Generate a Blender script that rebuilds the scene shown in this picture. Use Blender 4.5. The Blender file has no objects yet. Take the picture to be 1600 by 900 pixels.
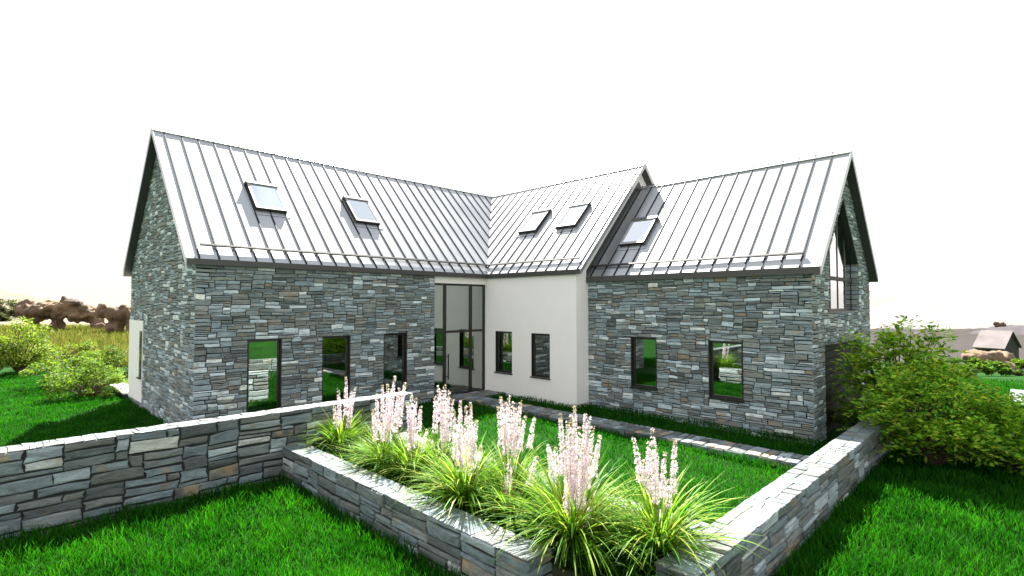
import bpy, math, random
import numpy as np
from math import radians, sin, cos, pi, sqrt
from mathutils import Vector, Matrix

sc = bpy.context.scene
COL = sc.collection

# ------------------------------------------------------------------ camera
FPX, PITCH, YAW = 821.01, 0.0309, 0.7784          # pixels of a 1600 wide frame, radians
CAM = np.array([-3.608, -14.194, 3.2])
cam_d = bpy.data.cameras.new('camera'); cam = bpy.data.objects.new('camera', cam_d); COL.objects.link(cam)
cam.location = CAM; cam.rotation_euler = (pi/2 + PITCH, 0, YAW - pi/2)
cam_d.sensor_width = 36; cam_d.lens = FPX/1600*36; cam_d.clip_start = .05; cam_d.clip_end = 9000
sc.camera = cam

# ------------------------------------------------------------------ world and sun
SUN = Vector((.52, .72, 1.0)).normalized()
w = bpy.data.worlds.new('World'); sc.world = w; w.use_nodes = True
nt = w.node_tree; nt.nodes.clear()
out = nt.nodes.new('ShaderNodeOutputWorld'); bg = nt.nodes.new('ShaderNodeBackground')
sky = nt.nodes.new('ShaderNodeTexSky'); sky.sky_type = 'NISHITA'; sky.sun_disc = False
sky.sun_elevation = math.asin(SUN.z); sky.sun_rotation = math.atan2(SUN.x, SUN.y)
sky.air_density = 1.2; sky.dust_density = 1.5
tc = nt.nodes.new('ShaderNodeTexCoord'); mp = nt.nodes.new('ShaderNodeMapping'); mp.inputs['Scale'].default_value = (1.2, 1.2, 4.5)
nz = nt.nodes.new('ShaderNodeTexNoise'); nz.inputs['Scale'].default_value = 1.6; nz.inputs['Detail'].default_value = 6
nz.inputs['Roughness'].default_value = .55
cr = nt.nodes.new('ShaderNodeValToRGB')
cr.color_ramp.elements[0].position = .46; cr.color_ramp.elements[0].color = (2.15, 2.03, 1.86, 1)
cr.color_ramp.elements[1].position = .66; cr.color_ramp.elements[1].color = (4.5, 4.4, 4.22, 1)
mx = nt.nodes.new('ShaderNodeMix'); mx.data_type = 'RGBA'; mx.inputs[0].default_value = .93
L = nt.links.new
L(tc.outputs['Generated'], mp.inputs[0]); L(mp.outputs[0], nz.inputs['Vector']); L(nz.outputs['Fac'], cr.inputs[0])
sx = nt.nodes.new('ShaderNodeSeparateXYZ'); L(tc.outputs['Generated'], sx.inputs[0])
zr_ = nt.nodes.new('ShaderNodeValToRGB'); zr_.color_ramp.elements[0].position = .25; zr_.color_ramp.elements[0].color = (1, 1, 1, 1)
zr_.color_ramp.elements[1].position = .95; zr_.color_ramp.elements[1].color = (.8, .92, 1.08, 1)
L(sx.outputs['Z'], zr_.inputs[0])
ml = nt.nodes.new('ShaderNodeMix'); ml.data_type = 'RGBA'; ml.blend_type = 'MULTIPLY'; ml.inputs[0].default_value = 1
L(cr.outputs[0], ml.inputs[6]); L(zr_.outputs[0], ml.inputs[7])
L(sky.outputs[0], mx.inputs[6]); L(ml.outputs[2], mx.inputs[7]); L(mx.outputs[2], bg.inputs[0])
bg.inputs[1].default_value = .1; L(bg.outputs[0], out.inputs[0])
sd = bpy.data.lights.new('sun', 'SUN'); sd.energy = 5.0; sd.angle = radians(.7); sd.color = (1, .955, .88)
so = bpy.data.objects.new('sun', sd); COL.objects.link(so); so.location = (20, 30, 40)
so.rotation_euler = SUN.to_track_quat('Z', 'Y').to_euler()
sc.view_settings.view_transform = 'Standard'; sc.view_settings.look = 'None'
sc.view_settings.exposure = 2.3; sc.view_settings.gamma = 1
try:
    sc.cycles.max_bounces = 8; sc.cycles.transparent_max_bounces = 12
except Exception: pass

# ------------------------------------------------------------------ camera maths used only for sizing and placing things where they stand
FW = np.array([cos(YAW), sin(YAW), 0]); RT = np.array([sin(YAW), -cos(YAW), 0])
def ray(px, py):
    u = (px-800)/FPX; v = (py-450)/FPX; c, s = cos(PITCH), sin(PITCH)
    return u*RT + (c+v*s)*FW + np.array([0, 0, s-v*c])
def at_depth(px, py, D):
    r = ray(px, py); return CAM + r*(D/(r@FW))
def at_z(px, py, z):
    r = ray(px, py); return CAM + r*((z-CAM[2])/r[2])
def depth(p): return (np.asarray(p)-CAM)@FW

# ------------------------------------------------------------------ materials
def new_mat(name):
    m = bpy.data.materials.new(name); m.use_nodes = True
    n = m.node_tree; n.nodes.clear()
    o = n.nodes.new('ShaderNodeOutputMaterial'); b = n.nodes.new('ShaderNodeBsdfPrincipled')
    n.links.new(b.outputs[0], o.inputs[0])
    return m, n, b, o
def node(n, t, **k):
    x = n.nodes.new(t)
    for a, v in k.items():
        if a in x.inputs: x.inputs[a].default_value = v
        else: setattr(x, a, v)
    return x
def ramp(n, pts, interp='LINEAR'):
    r = n.nodes.new('ShaderNodeValToRGB'); e = r.color_ramp.elements; r.color_ramp.interpolation = interp
    while len(e) > 1: e.remove(e[-1])
    e[0].position = pts[0][0]; e[0].color = (*pts[0][1], 1)
    for p, c in pts[1:]:
        k = e.new(p); k.color = (*c, 1)
    return r
def mixc(n, mode, fac, a, b):
    x = n.nodes.new('ShaderNodeMix'); x.data_type = 'RGBA'; x.blend_type = mode
    for s, v in ((0, fac), (6, a), (7, b)):
        if hasattr(v, 'is_output'): n.links.new(v, x.inputs[s])
        else: x.inputs[s].default_value = v if s == 0 else (*v, 1)
    return x.outputs[2]
def bump(n, b, h, strength, dist):
    x = n.nodes.new('ShaderNodeBump'); x.inputs['Strength'].default_value = strength; x.inputs['Distance'].default_value = dist
    n.links.new(h, x.inputs['Height']); n.links.new(x.outputs[0], b.inputs['Normal'])
def simple(name, col, rough=.6, metal=0, noise=None, spec=.5, bumpy=0):
    m, n, b, o = new_mat(name)
    b.inputs['Base Color'].default_value = (*col, 1); b.inputs['Roughness'].default_value = rough
    b.inputs['Metallic'].default_value = metal; b.inputs['Specular IOR Level'].default_value = spec
    if noise:
        g = node(n, 'ShaderNodeNewGeometry'); z = node(n, 'ShaderNodeTexNoise', Scale=noise[0], Detail=5.0)
        n.links.new(g.outputs['Position'], z.inputs['Vector'])
        k = noise[1]
        r = ramp(n, [(.3, tuple(c*(1-k) for c in col)), (.7, tuple(min(1, c*(1+k)) for c in col))])
        n.links.new(z.outputs['Fac'], r.inputs[0]); n.links.new(r.outputs[0], b.inputs['Base Color'])
        if bumpy: bump(n, b, z.outputs['Fac'], bumpy, .02)
    return m

def stone_mat(name, warm=0, scale=1.0, bright=1.0, bd=.02):
    m, n, b, o = new_mat(name)
    at = node(n, 'ShaderNodeAttribute', attribute_name='tone')
    sep = node(n, 'ShaderNodeSeparateColor'); n.links.new(at.outputs['Color'], sep.inputs[0])
    c = lambda r, g, bl: (r*bright, g*bright, bl*bright)
    base = ramp(n, [(0, c(.09, .1, .098)), (.14, c(.14, .165, .17)), (.28, c(.19, .195, .175)), (.42, c(.19, .235, .26)), (.55, c(.25, .31, .34)),
                    (.66, c(.2, .21, .195)), (.76, c(.36, .43, .47)), (.88, c(.52, .58, .61)), (1, c(.66, .66, .6))])
    n.links.new(sep.outputs[0], base.inputs[0])
    g = node(n, 'ShaderNodeNewGeometry')
    mp1 = node(n, 'ShaderNodeMapping'); mp1.inputs['Scale'].default_value = (4*scale, 4*scale, 13*scale)
    n.links.new(g.outputs['Position'], mp1.inputs[0])
    off = node(n, 'ShaderNodeVectorMath', operation='ADD'); n.links.new(mp1.outputs[0], off.inputs[0])
    sc10 = node(n, 'ShaderNodeVectorMath', operation='SCALE'); sc10.inputs['Scale'].default_value = 37.0
    n.links.new(at.outputs['Color'], sc10.inputs[0]); n.links.new(sc10.outputs[0], off.inputs[1])
    z1 = node(n, 'ShaderNodeTexNoise', Scale=1.0, Detail=8.0, Roughness=.72, Distortion=.6); n.links.new(off.outputs[0], z1.inputs['Vector'])
    st = ramp(n, [(.28, (.45, .47, .47)), (.5, (1, 1, 1)), (.75, (1.55, 1.55, 1.5))])
    n.links.new(z1.outputs['Fac'], st.inputs[0])
    col = mixc(n, 'MULTIPLY', 1.0, base.outputs[0], st.outputs[0])
    # rust and cream staining on some stones
    z2 = node(n, 'ShaderNodeTexNoise', Scale=5.0*scale, Detail=4.0)
    n.links.new(g.outputs['Position'], z2.inputs['Vector'])
    add = node(n, 'ShaderNodeMath', operation='MULTIPLY'); n.links.new(z2.outputs['Fac'], add.inputs[0]); n.links.new(sep.outputs[1], add.inputs[1])
    rr = ramp(n, [(.46-warm, (0, 0, 0)), (.62-warm, (1, 1, 1))]); n.links.new(add.outputs[0], rr.inputs[0])
    rust = ramp(n, [(.35, (.3, .16, .07)), (.6, (.42, .33, .2))]); n.links.new(z1.outputs['Fac'], rust.inputs[0])
    fac = node(n, 'ShaderNodeMath', operation='MULTIPLY'); fac.inputs[1].default_value = .75; n.links.new(rr.outputs[0], fac.inputs[0])
    col = mixc(n, 'MIX', fac.outputs[0], col, rust.outputs[0])
    n.links.new(col, b.inputs['Base Color'])
    b.inputs['Roughness'].default_value = .72; b.inputs['Specular IOR Level'].default_value = .35
    z3 = node(n, 'ShaderNodeTexNoise', Scale=60.0*scale, Detail=3.0); n.links.new(g.outputs['Position'], z3.inputs['Vector'])
    ad = node(n, 'ShaderNodeMath', operation='MULTIPLY_ADD'); ad.inputs[1].default_value = .25
    n.links.new(z3.outputs['Fac'], ad.inputs[0]); n.links.new(z1.outputs['Fac'], ad.inputs[2])
    bump(n, b, ad.outputs[0], 1.0, bd)
    return m

def leaf_mat(name, trans=.35, rough=.45, mult=(1.3, 1.4, .8)):
    m, n, b, o = new_mat(name)
    at = node(n, 'ShaderNodeAttribute', attribute_name='tint')
    n.links.new(at.outputs['Color'], b.inputs['Base Color']); b.inputs['Roughness'].default_value = rough
    b.inputs['Specular IOR Level'].default_value = .1
    t = node(n, 'ShaderNodeBsdfTranslucent'); k = mixc(n, 'MULTIPLY', 1.0, at.outputs['Color'], mult)
    n.links.new(k, t.inputs[0])
    s = node(n, 'ShaderNodeMixShader'); s.inputs[0].default_value = trans
    n.links.new(b.outputs[0], s.inputs[1]); n.links.new(t.outputs[0], s.inputs[2]); n.links.new(s.outputs[0], o.inputs[0])
    return m

M = {}
M['stone'] = stone_mat('slate_stone', 0, 1.0, 1.2, .03)
M['garden_stone'] = stone_mat('garden_stone', .02, .75, .9, .05)
M['path_stone'] = stone_mat('path_stone', .05, .8, .65)
M['mortar'] = simple('dark_joint', (.022, .024, .023), .9)
M['render'] = simple('white_render', (.94, .89, .87), .85, noise=(3, .012))
M['plaster'] = simple('inside_plaster', (.6, .6, .57), .9)
M['dark'] = simple('dark_grey_metal', (.055, .052, .05), .42)
M['frame'] = simple('black_brown_frame', (.018, .015, .014), .38)
M['seam'] = simple('seam_metal', (.012, .018, .025), .6, spec=.2)
M['guard'] = simple('guard_metal', (.045, .044, .042), .6, spec=.25)
M['garage'] = simple('garage_board', (.022, .018, .015), .75, noise=(6, .15), spec=.2)
M['floor'] = simple('floor_boards', (.06, .045, .035), .35)
M['rock'] = simple('brown_rock', (0.15, 0.098, 0.058), .9, noise=(.7, .65), bumpy=.8)
M['soil'] = simple('bed_soil', (.03, .035, .012), .95, noise=(9, .5), bumpy=.5)
M['trunk'] = simple('bark', (.06, .04, .025), .9)
M['stem'] = simple('plant_stem', (0.28, 0.238, 0.042), .6)
M['leaf'] = leaf_mat('leaf', .5); M['grass'] = leaf_mat('grass_blade', .5, .6); M['petal'] = leaf_mat('petal', .45, .6, (1.05, 1, 1.05))
def metal_mat():
    m, n, b, o = new_mat('standing_seam_metal')
    at = node(n, 'ShaderNodeNewGeometry'); oi = node(n, 'ShaderNodeObjectInfo')
    z = node(n, 'ShaderNodeTexNoise', Scale=.5, Detail=4.0); n.links.new(at.outputs['Position'], z.inputs['Vector'])
    c = ramp(n, [(.3, (.375, .382, .4)), (.7, (.44, .445, .455))]); n.links.new(z.outputs['Fac'], c.inputs[0])
    c2 = ramp(n, [(0, (.94, .94, .94)), (1, (1, 1, 1))]); n.links.new(oi.outputs['Random'], c2.inputs[0])
    n.links.new(mixc(n, 'MULTIPLY', 1.0, c.outputs[0], c2.outputs[0]), b.inputs['Base Color'])
    b.inputs['Metallic'].default_value = .75
    r = ramp(n, [(.3, (.3, .3, .3)), (.7, (.42, .42, .42))]); n.links.new(z.outputs['Fac'], r.inputs[0])
    n.links.new(r.outputs[0], b.inputs['Roughness'])
    return m
M['metal'] = metal_mat()
def glass_mat(name, refl, tint, fac):
    m, n, b, o = new_mat(name); n.nodes.remove(b)
    g = node(n, 'ShaderNodeBsdfGlossy'); g.inputs['Color'].default_value = (*refl, 1); g.inputs['Roughness'].default_value = .0
    t = node(n, 'ShaderNodeBsdfTransparent'); t.inputs[0].default_value = (*tint, 1)
    lw = node(n, 'ShaderNodeLayerWeight', Blend=.35)
    ma = node(n, 'ShaderNodeMath', operation='MULTIPLY_ADD'); ma.inputs[1].default_value = 1-fac; ma.inputs[2].default_value = fac; ma.use_clamp = True
    n.links.new(lw.outputs['Fresnel'], ma.inputs[0])
    s = node(n, 'ShaderNodeMixShader'); n.links.new(ma.outputs[0], s.inputs[0])
    n.links.new(t.outputs[0], s.inputs[1]); n.links.new(g.outputs[0], s.inputs[2]); n.links.new(s.outputs[0], o.inputs[0])
    return m
M['glass'] = glass_mat('window_glass', (.7, .75, .7), (.55, .6, .55), .5)
M['skyglass'] = glass_mat('skylight_glass', (.93, .96, 1), (.5, .55, .6), .8)

# ------------------------------------------------------------------ object helpers
def props(o, label=None, cat=None, group=None, kind=None):
    if label: o['label'] = label
    if cat: o['category'] = cat
    if group: o['group'] = group
    if kind: o['kind'] = kind
    return o
def link(name, me, mat=None, parent=None, loc=None):
    o = bpy.data.objects.new(name, me); COL.objects.link(o)
    if mat and me: me.materials.append(mat)
    if parent: o.parent = parent
    if loc is not None: o.location = loc
    return o
def empty(name, loc, **k):
    o = link(name, None, loc=loc); o.empty_display_size = .3
    return props(o, **k)
def wloc(o):
    v = Vector((0, 0, 0))
    while o: v += o.location; o = o.parent
    return v
class MB:
    def __init__(s): s.v = []; s.f = []
    def add(s, vs, fs):
        k = len(s.v); s.v += [tuple(map(float, p)) for p in vs]; s.f += [tuple(i+k for i in f) for f in fs]; return s
    def box(s, a, b):
        x0, y0, z0 = [min(p, q) for p, q in zip(a, b)]; x1, y1, z1 = [max(p, q) for p, q in zip(a, b)]
        return s.add([(x0,y0,z0),(x1,y0,z0),(x1,y1,z0),(x0,y1,z0),(x0,y0,z1),(x1,y0,z1),(x1,y1,z1),(x0,y1,z1)],
                     [(0,3,2,1),(4,5,6,7),(0,1,5,4),(1,2,6,5),(2,3,7,6),(3,0,4,7)])
    def prism(s, top, bot):      # two matching rings
        n = len(top); top = list(top); bot = list(bot)
        fs = [tuple(range(n)), tuple(range(2*n-1, n-1, -1))] + [(i, n+i, n+(i+1) % n, (i+1) % n) for i in range(n)]
        return s.add(top+bot, fs)
    def tube(s, pts, rads, k=5):
        base = len(s.v); pts = [Vector(p) for p in pts]
        for i, p in enumerate(pts):
            d = (pts[min(i+1, len(pts)-1)]-pts[max(i-1, 0)]).normalized()
            a = d.orthogonal().normalized(); b = d.cross(a)
            for j in range(k):
                t = 2*pi*j/k; s.v.append(tuple(p+(a*cos(t)+b*sin(t))*rads[i]))
        for i in range(len(pts)-1):
            for j in range(k):
                s.f.append((base+i*k+j, base+i*k+(j+1) % k, base+(i+1)*k+(j+1) % k, base+(i+1)*k+j))
        s.f.append(tuple(base+j for j in range(k))[::-1]); s.f.append(tuple(base+(len(pts)-1)*k+j for j in range(k)))
        return s
    def build(s, name, mat, parent=None, loc=None, bevel=0, **k):
        o0 = wloc(parent) if parent else Vector(loc or (0, 0, 0))
        me = bpy.data.meshes.new(name); me.from_pydata([(x-o0.x, y-o0.y, z-o0.z) for x, y, z in s.v], [], s.f)
        me.validate(); me.update()
        o = link(name, me, mat, parent, None if parent else o0)
        import bmesh
        bm = bmesh.new(); bm.from_mesh(me); bmesh.ops.recalc_face_normals(bm, faces=bm.faces); bm.to_mesh(me); bm.free()
        if bevel:
            md = o.modifiers.new('bevel', 'BEVEL'); md.width = bevel; md.segments = 2; md.limit_method = 'ANGLE'
        return props(o, **k)
def fast_mesh(name, V, T, cols=None):
    me = bpy.data.meshes.new(name); V = np.asarray(V, dtype=np.float32); T = np.asarray(T, dtype=np.int32)
    me.vertices.add(len(V)); me.vertices.foreach_set('co', V.ravel())
    me.loops.add(T.size); me.loops.foreach_set('vertex_index', T.ravel())
    me.polygons.add(len(T)); me.polygons.foreach_set('loop_start', np.arange(0, T.size, 3, dtype=np.int32))
    me.polygons.foreach_set('loop_total', np.full(len(T), 3, dtype=np.int32))
    me.update(calc_edges=True)
    if cols is not None:
        a = me.attributes.new('tint', 'FLOAT_COLOR', 'POINT')
        c = np.ones((len(V), 4), dtype=np.float32); c[:, :3] = cols; a.data.foreach_set('color', c.ravel())
    return me

# ------------------------------------------------------------------ rubble stone generator
def clip(poly, a, b, c):      # keep a*u+b*v+c >= 0
    o = []
    for i in range(len(poly)):
        p, q = poly[i], poly[(i+1) % len(poly)]
        dp, dq = a*p[0]+b*p[1]+c, a*q[0]+b*q[1]+c
        if dp >= 0: o.append(p)
        if dp*dq < 0:
            t = dp/(dp-dq); o.append((p[0]+(q[0]-p[0])*t, p[1]+(q[1]-p[1])*t))
    return o
def area(p): return abs(sum(p[i][0]*p[(i+1) % len(p)][1]-p[(i+1) % len(p)][0]*p[i][1] for i in range(len(p))))/2 if len(p) > 2 else 0
def halfplanes(poly):        # inside >= 0 for a ccw polygon
    r = []
    for i in range(len(poly)):
        (x0, y0), (x1, y1) = poly[i], poly[(i+1) % len(poly)]
        r.append((-(y1-y0), (x1-x0), (y1-y0)*x0-(x1-x0)*y0))
    return r
def rubble(region, holes, du, dv, wr, hw, rng):
    us = [p[0] for p in region]; vs = [p[1] for p in region]
    u0, u1, v0, v1 = min(us), max(us), min(vs), max(vs)
    nu = max(1, round((u1-u0)/du)); nv = max(1, round((v1-v0)/dv)); du = (u1-u0)/nu; dv = (v1-v0)/nv
    hp = halfplanes(region); hh = [halfplanes(h) for h in holes]
    occ = np.zeros((nv, nu), bool)
    for j in range(nv):
        for i in range(nu):
            cs = [(u0+(i+a)*du, v0+(j+b)*dv) for a in (0, 1) for b in (0, 1)]
            for H in hh:
                if all(a*x+b*y+c >= -1e-6 for x, y in cs for a, b, c in H): occ[j, i] = True
            for a, b, c in hp:
                if all(a*x+b*y+c <= 1e-6 for x, y in cs): occ[j, i] = True
    # gentle waviness of the courses shared by neighbours
    ph = [rng.uniform(0, 6.28) for _ in range(4)]
    def warp(u, v):
        e = min(u-u0, u1-u, v-v0, v1-v)
        k = max(0, min(1, e/.12))
        for H in hh:
            e2 = max(-(a*u+b*v+c)/math.hypot(a, b) for a, b, c in H); k = min(k, max(0, min(1, e2/.12)))
        return (u+k*.014*sin(v*9+ph[0]+u*1.3), v+k*dv*.2*(sin(u*3.1+ph[1]+v*.9)+.6*sin(u*7.3+ph[2]-v*2)))
    stones = []
    for j in range(nv):
        i = 0
        while i < nu:
            if occ[j, i]: i += 1; continue
            run = 0
            while i+run < nu and not occ[j, i+run]: run += 1
            h = rng.choices([a for a, _ in hw], [b for _, b in hw])[0]
            wd = max(2, int(round(rng.triangular(wr[0], wr[1], wr[0]*.6+wr[1]*.4)/du)))
            if h == 1 and rng.random() < .5: wd = int(wd*1.2)
            wd = min(wd, run)
            if 0 < run-wd < max(2, wr[0]/du*.6): wd = run if run < wr[1]*1.25/du else run//2
            h = min(h, nv-j)
            if nv-j-h == 1: h = h+1 if h < hw[-1][0] else h
            h = min(h, nv-j)
            while h > 1 and occ[j:j+h, i:i+wd].any(): h -= 1
            if wd <= 2: h = min(h, 2)
            occ[j:j+h, i:i+wd] = True
            q = [(u0+i*du, v0+j*dv), (u0+(i+wd)*du, v0+j*dv), (u0+(i+wd)*du, v0+(j+h)*dv), (u0+i*du, v0+(j+h)*dv)]
            for a, b, c in hp: q = clip(q, a, b, c) if len(q) > 2 else q
            for H in hh:
                inter = q
                for a, b, c in H: inter = clip(inter, a, b, c) if len(inter) > 2 else []
                if area(inter) > 1e-5:
                    q = max((clip(q, -a, -b, -c) for a, b, c in H), key=area)
            q = [warp(*p) for p in q]
            if area(q) > .0006: stones.append(q)
            i += wd
    return stones
def inset(poly, d):
    cx = sum(p[0] for p in poly)/len(poly); cy = sum(p[1] for p in poly)/len(poly); o = []
    w_ = max(p[0] for p in poly)-min(p[0] for p in poly); h_ = max(p[1] for p in poly)-min(p[1] for p in poly)
    ku = max(.3, 1-2*d/max(w_, 1e-3)); kv = max(.3, 1-2*d/max(h_, 1e-3))
    return [(cx+(x-cx)*ku, cy+(y-cy)*kv) for x, y in poly]
def stone_geo(poly, rng, gap, depth_, rough):
    """one stone in (u, v, n): irregular outline, rounded arrises, uneven face"""
    pts = []
    for i in range(len(poly)):
        p, q = poly[i], poly[(i+1) % len(poly)]
        pts.append(p); l = math.hypot(q[0]-p[0], q[1]-p[1])
        if l > .11: 
            t = rng.uniform(.35, .65); pts.append((p[0]+(q[0]-p[0])*t, p[1]+(q[1]-p[1])*t))
    pts = inset(pts, gap)
    h_ = max(p[1] for p in pts)-min(p[1] for p in pts)
    J = min(rough, h_*.12)
    pts = inset([(x+rng.uniform(-J, J), y+rng.uniform(-J, J)) for x, y in pts], J*.5)
    n = len(pts); d = depth_*rng.uniform(.6, 1.25); tu, tv = rng.uniform(-.03, .03), rng.uniform(-.08, .08)
    cx = sum(p[0] for p in pts)/n; cy = sum(p[1] for p in pts)/n
    dz = lambda p: (p[0]-cx)*tu+(p[1]-cy)*tv
    bev = min(.012+rough*.5, h_*.18)
    r2 = inset(pts, bev*.35); r3 = inset(pts, bev)
    V = [(x, y, 0) for x, y in pts]+[(x, y, d*.72+dz((x, y))) for x, y in r2]+[(x, y, d+dz((x, y))+rng.uniform(-.12, .12)*depth_) for x, y in r3]
    V.append((cx, cy, d+rng.uniform(-.1, .25)*depth_))
    F = []
    for a in (0, n):
        for i in range(n): F.append((a+i, a+(i+1) % n, a+n+(i+1) % n, a+n+i))
    for i in range(n): F.append((2*n+i, 2*n+(i+1) % n, 3*n))
    return V, F
def place_stones(polys, O, U, Vd, N, rng, gap, dep, rough, sink=0, tone=None, stain=1.0):
    """returns a list of (world verts, faces, tone, projected size)"""
    O, U, Vd, N = [np.array(x, float) for x in (O, U, Vd, N)]
    res = []
    for p in polys:
        V, F = stone_geo(p, rng, gap, dep, rough)
        W = [O+U*a+Vd*b+N*(c-sink) for a, b, c in V]
        c = sum(W)/len(W); D = max(.5, depth(c)); vis = max(0.02, float(N@((CAM-c)/np.linalg.norm(CAM-c))))
        lat = abs((c-CAM)@RT)/D
        size = area(p)*vis/(D*D) if depth(c) > .5 and lat < 1.02 else 0
        t = rng.betavariate(1.25, 1.55) if tone is None else rng.uniform(*tone)
        res.append((W, F, (t, rng.random()*stain, rng.random()), size))
    return res
def stone_mesh(items, org):
    me = bpy.data.meshes.new('stone'); V = []; F = []; T = []
    for W, Fs, t, _ in items:
        k = len(V); V += [tuple(p-org) for p in W]; F += [tuple(i+k for i in f) for f in Fs]; T += [t]*len(W)
    me.from_pydata(V, [], F)
    a = me.attributes.new('tone', 'FLOAT_COLOR', 'POINT'); a.data.foreach_set('color', [c for t in T for c in (*t, 1)])
    return me
def emit_stones(items_by_parent, root, mat, limit=300, rest='stonework', restpar=None):
    allit = [(it[3], par, it) for par, its in items_by_parent for it in its]
    allit.sort(key=lambda x: -x[0])
    for s, par, it in allit[:limit]:
        if s <= 0: continue
        link('stone', stone_mesh([it], np.array(wloc(par))), mat, par)
    left = [it for s, par, it in allit[:limit] if s <= 0]+[it for _, _, it in allit[limit:]]
    if left:
        o = link(rest, stone_mesh(left, np.array(wloc(root))), mat, root); o['kind'] = 'stuff'

# ------------------------------------------------------------------ dimensions of the house
W, ZE, ZT, ZR, OE, OV = 7.543, 4.152, 4.28, 8.291, .203, .084
A1, LM, P, LR = 9.479, 4.10, .608, 10.562
A2 = A1+P; ZE2, ZT2, ZR2, W3, O2, O3 = 3.906, 4.062, 7.4425, 6.221, .24, .2
MS = (ZR-ZT)/(W/2+OV); MS2 = (ZR2-ZT2)/(W3/2+OV)
SL = .022        # depth of the bedding plane behind the stone faces
GT = .35         # wall thickness

# ------------------------------------------------------------------ ground
def smooth(a, b, x):
    t = np.clip((x-a)/(b-a), 0, 1); return t*t*(3-2*t)
def ground_h(x, y):
    d = np.stack([x-CAM[0], y-CAM[1]], -1); D = d@FW[:2]; X = d@RT[:2]; R = np.hypot(d[..., 0], d[..., 1])
    t = X/np.maximum(D, 1)
    left = smooth(-.35, -.6, t)*(D > 0)
    right = smooth(.2, .6, t)*(D > 0)
    mid = 1-np.clip(left+right, 0, 1)
    hl = .42*smooth(30, 50, D)
    crest = np.clip((-84-X*(120/np.maximum(D, 60)))*.2, 0, 7.5)
    hl = hl+crest*np.exp(-((D-150)/30)**2)*(1+.08*np.sin(X*.13)+.05*np.sin(X*.41+D*.07))
    hr = np.interp(D, [0, 24, 40, 60, 150, 330, 400, 480, 9000], [-.15, -.15, -2, -4.5, -12, -18, -15, -24, -480])
    hm = np.interp(R, [0, 45, 150, 400, 9000], [0, 0, -8, -20, -480])
    hl = np.where(D > 190, hl-(D-190)*.06, hl)
    return left*hl+right*hr+mid*hm-.03
def make_ground():
    rs = np.concatenate([np.linspace(0, 36, 13), np.geomspace(39, 9000, 66)]); na = 240
    V = []; 
    for r in rs:
        a = np.arange(na)*2*pi/na; x = 5+r*np.cos(a); y = -3+r*np.sin(a)
        V.append(np.stack([x, y, ground_h(x, y)], -1))
    V = np.concatenate(V); T = []
    for i in range(len(rs)-1):
        for j in range(na):
            a, b, c, d = i*na+j, i*na+(j+1) % na, (i+1)*na+(j+1) % na, (i+1)*na+j
            T += [(a, d, c), (a, c, b)]
    d = V[:, :2]-CAM[:2]; D = d@FW[:2]; X = d@RT[:2]; t = X/np.maximum(D, 1)
    green = np.array([0.006, 0.045, 0.002]); tan = np.array([0.1, 0.085, 0.035]); sand = np.array([0.17, 0.15, 0.11]); far = np.array([0.04, 0.035, 0.0325])
    L_ = ((t < -.3) & (D > 0))[:, None]
    k = smooth(27, 31, D)[:, None]; k2 = smooth(62, 72, D)[:, None]; k3 = smooth(60, 140, D)[:, None]
    cl = (green*(1-k)+tan*k)*(1-k2)+sand*k2
    crr = green*(1-k3)+far*k3
    C_ = np.where(L_, cl, crr)
    me = fast_mesh('ground', V, T, C_)
    m, n, b, o = new_mat('ground_cover')
    at = node(n, 'ShaderNodeAttribute', attribute_name='tint'); g = node(n, 'ShaderNodeNewGeometry')
    z = node(n, 'ShaderNodeTexNoise', Scale=.35, Detail=8.0, Roughness=.7); n.links.new(g.outputs['Position'], z.inputs['Vector'])
    r = ramp(n, [(.3, (.6, .6, .6)), (.7, (1.35, 1.35, 1.35))]); n.links.new(z.outputs['Fac'], r.inputs[0])
    n.links.new(mixc(n, 'MULTIPLY', 1.0, at.outputs['Color'], r.outputs[0]), b.inputs['Base Color']); b.inputs['Roughness'].default_value = 1
    b.inputs['Specular IOR Level'].default_value = .1
    link('ground', me, m)['kind'] = 'structure'
make_ground()

# ------------------------------------------------------------------ the house
house = empty('house', (0, 0, 0), label='L-shaped grey slate stone house with silver standing-seam metal roofs and a white rendered corner', cat='house')
rng = random.Random(7)
def boxes_around(mb, to3, u0, u1, v0, v1, holes):
    """fill a rectangle minus rectangular holes; to3(ua,ub,va,vb) adds one box"""
    us = sorted({u0, u1, *[h[0] for h in holes], *[h[1] for h in holes]}); 
    for a, b in zip(us, us[1:]):
        cuts = sorted([(h[2], h[3]) for h in holes if h[0] <= a+1e-6 and h[1] >= b-1e-6]); v = v0
        for lo, hi in cuts:
            if lo > v+1e-6: to3(a, b, v, lo)
            v = hi
        if v < v1-1e-6: to3(a, b, v, v1)
# left wing front
LW = [(1.22, 2.07, .1, 2.29), (3.21, 4.05, .1, 2.29), (5.18, 6.02, .1, 2.29)]
mb = MB(); boxes_around(mb, lambda a, b, c, d: mb.box((a, SL, c), (b, GT, d)), SL, 7.11, -.2, 4.16, LW)
wallL = mb.build('front_wall', M['mortar'], house, label='slate wall of the left wing with three tall windows')
rect = lambda a, b, c, d: [(a, c), (b, c), (b, d), (a, d)]
HW = [(1, .36), (2, .48), (3, .16)]
pl = rubble(rect(-0.0, 7.11, -.1, 4.16), [rect(*h) for h in LW], .045, .047, (.17, .62), HW, rng)
itemsL = place_stones(pl, (0, 0, 0), (1, 0, 0), (0, 0, 1), (0, -1, 0), rng, .0032, SL, .008, sink=SL)
# return of the stone beside the entrance glazing
pl = rubble(rect(0, .1-SL, -.1, 4.16), [], .03, .053, (.05, .1), HW, rng)
itemsL += place_stones(pl, (7.11, SL, 0), (0, 1, 0), (0, 0, 1), (1, 0, 0), rng, .0035, .012, .004, sink=.004)
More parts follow.
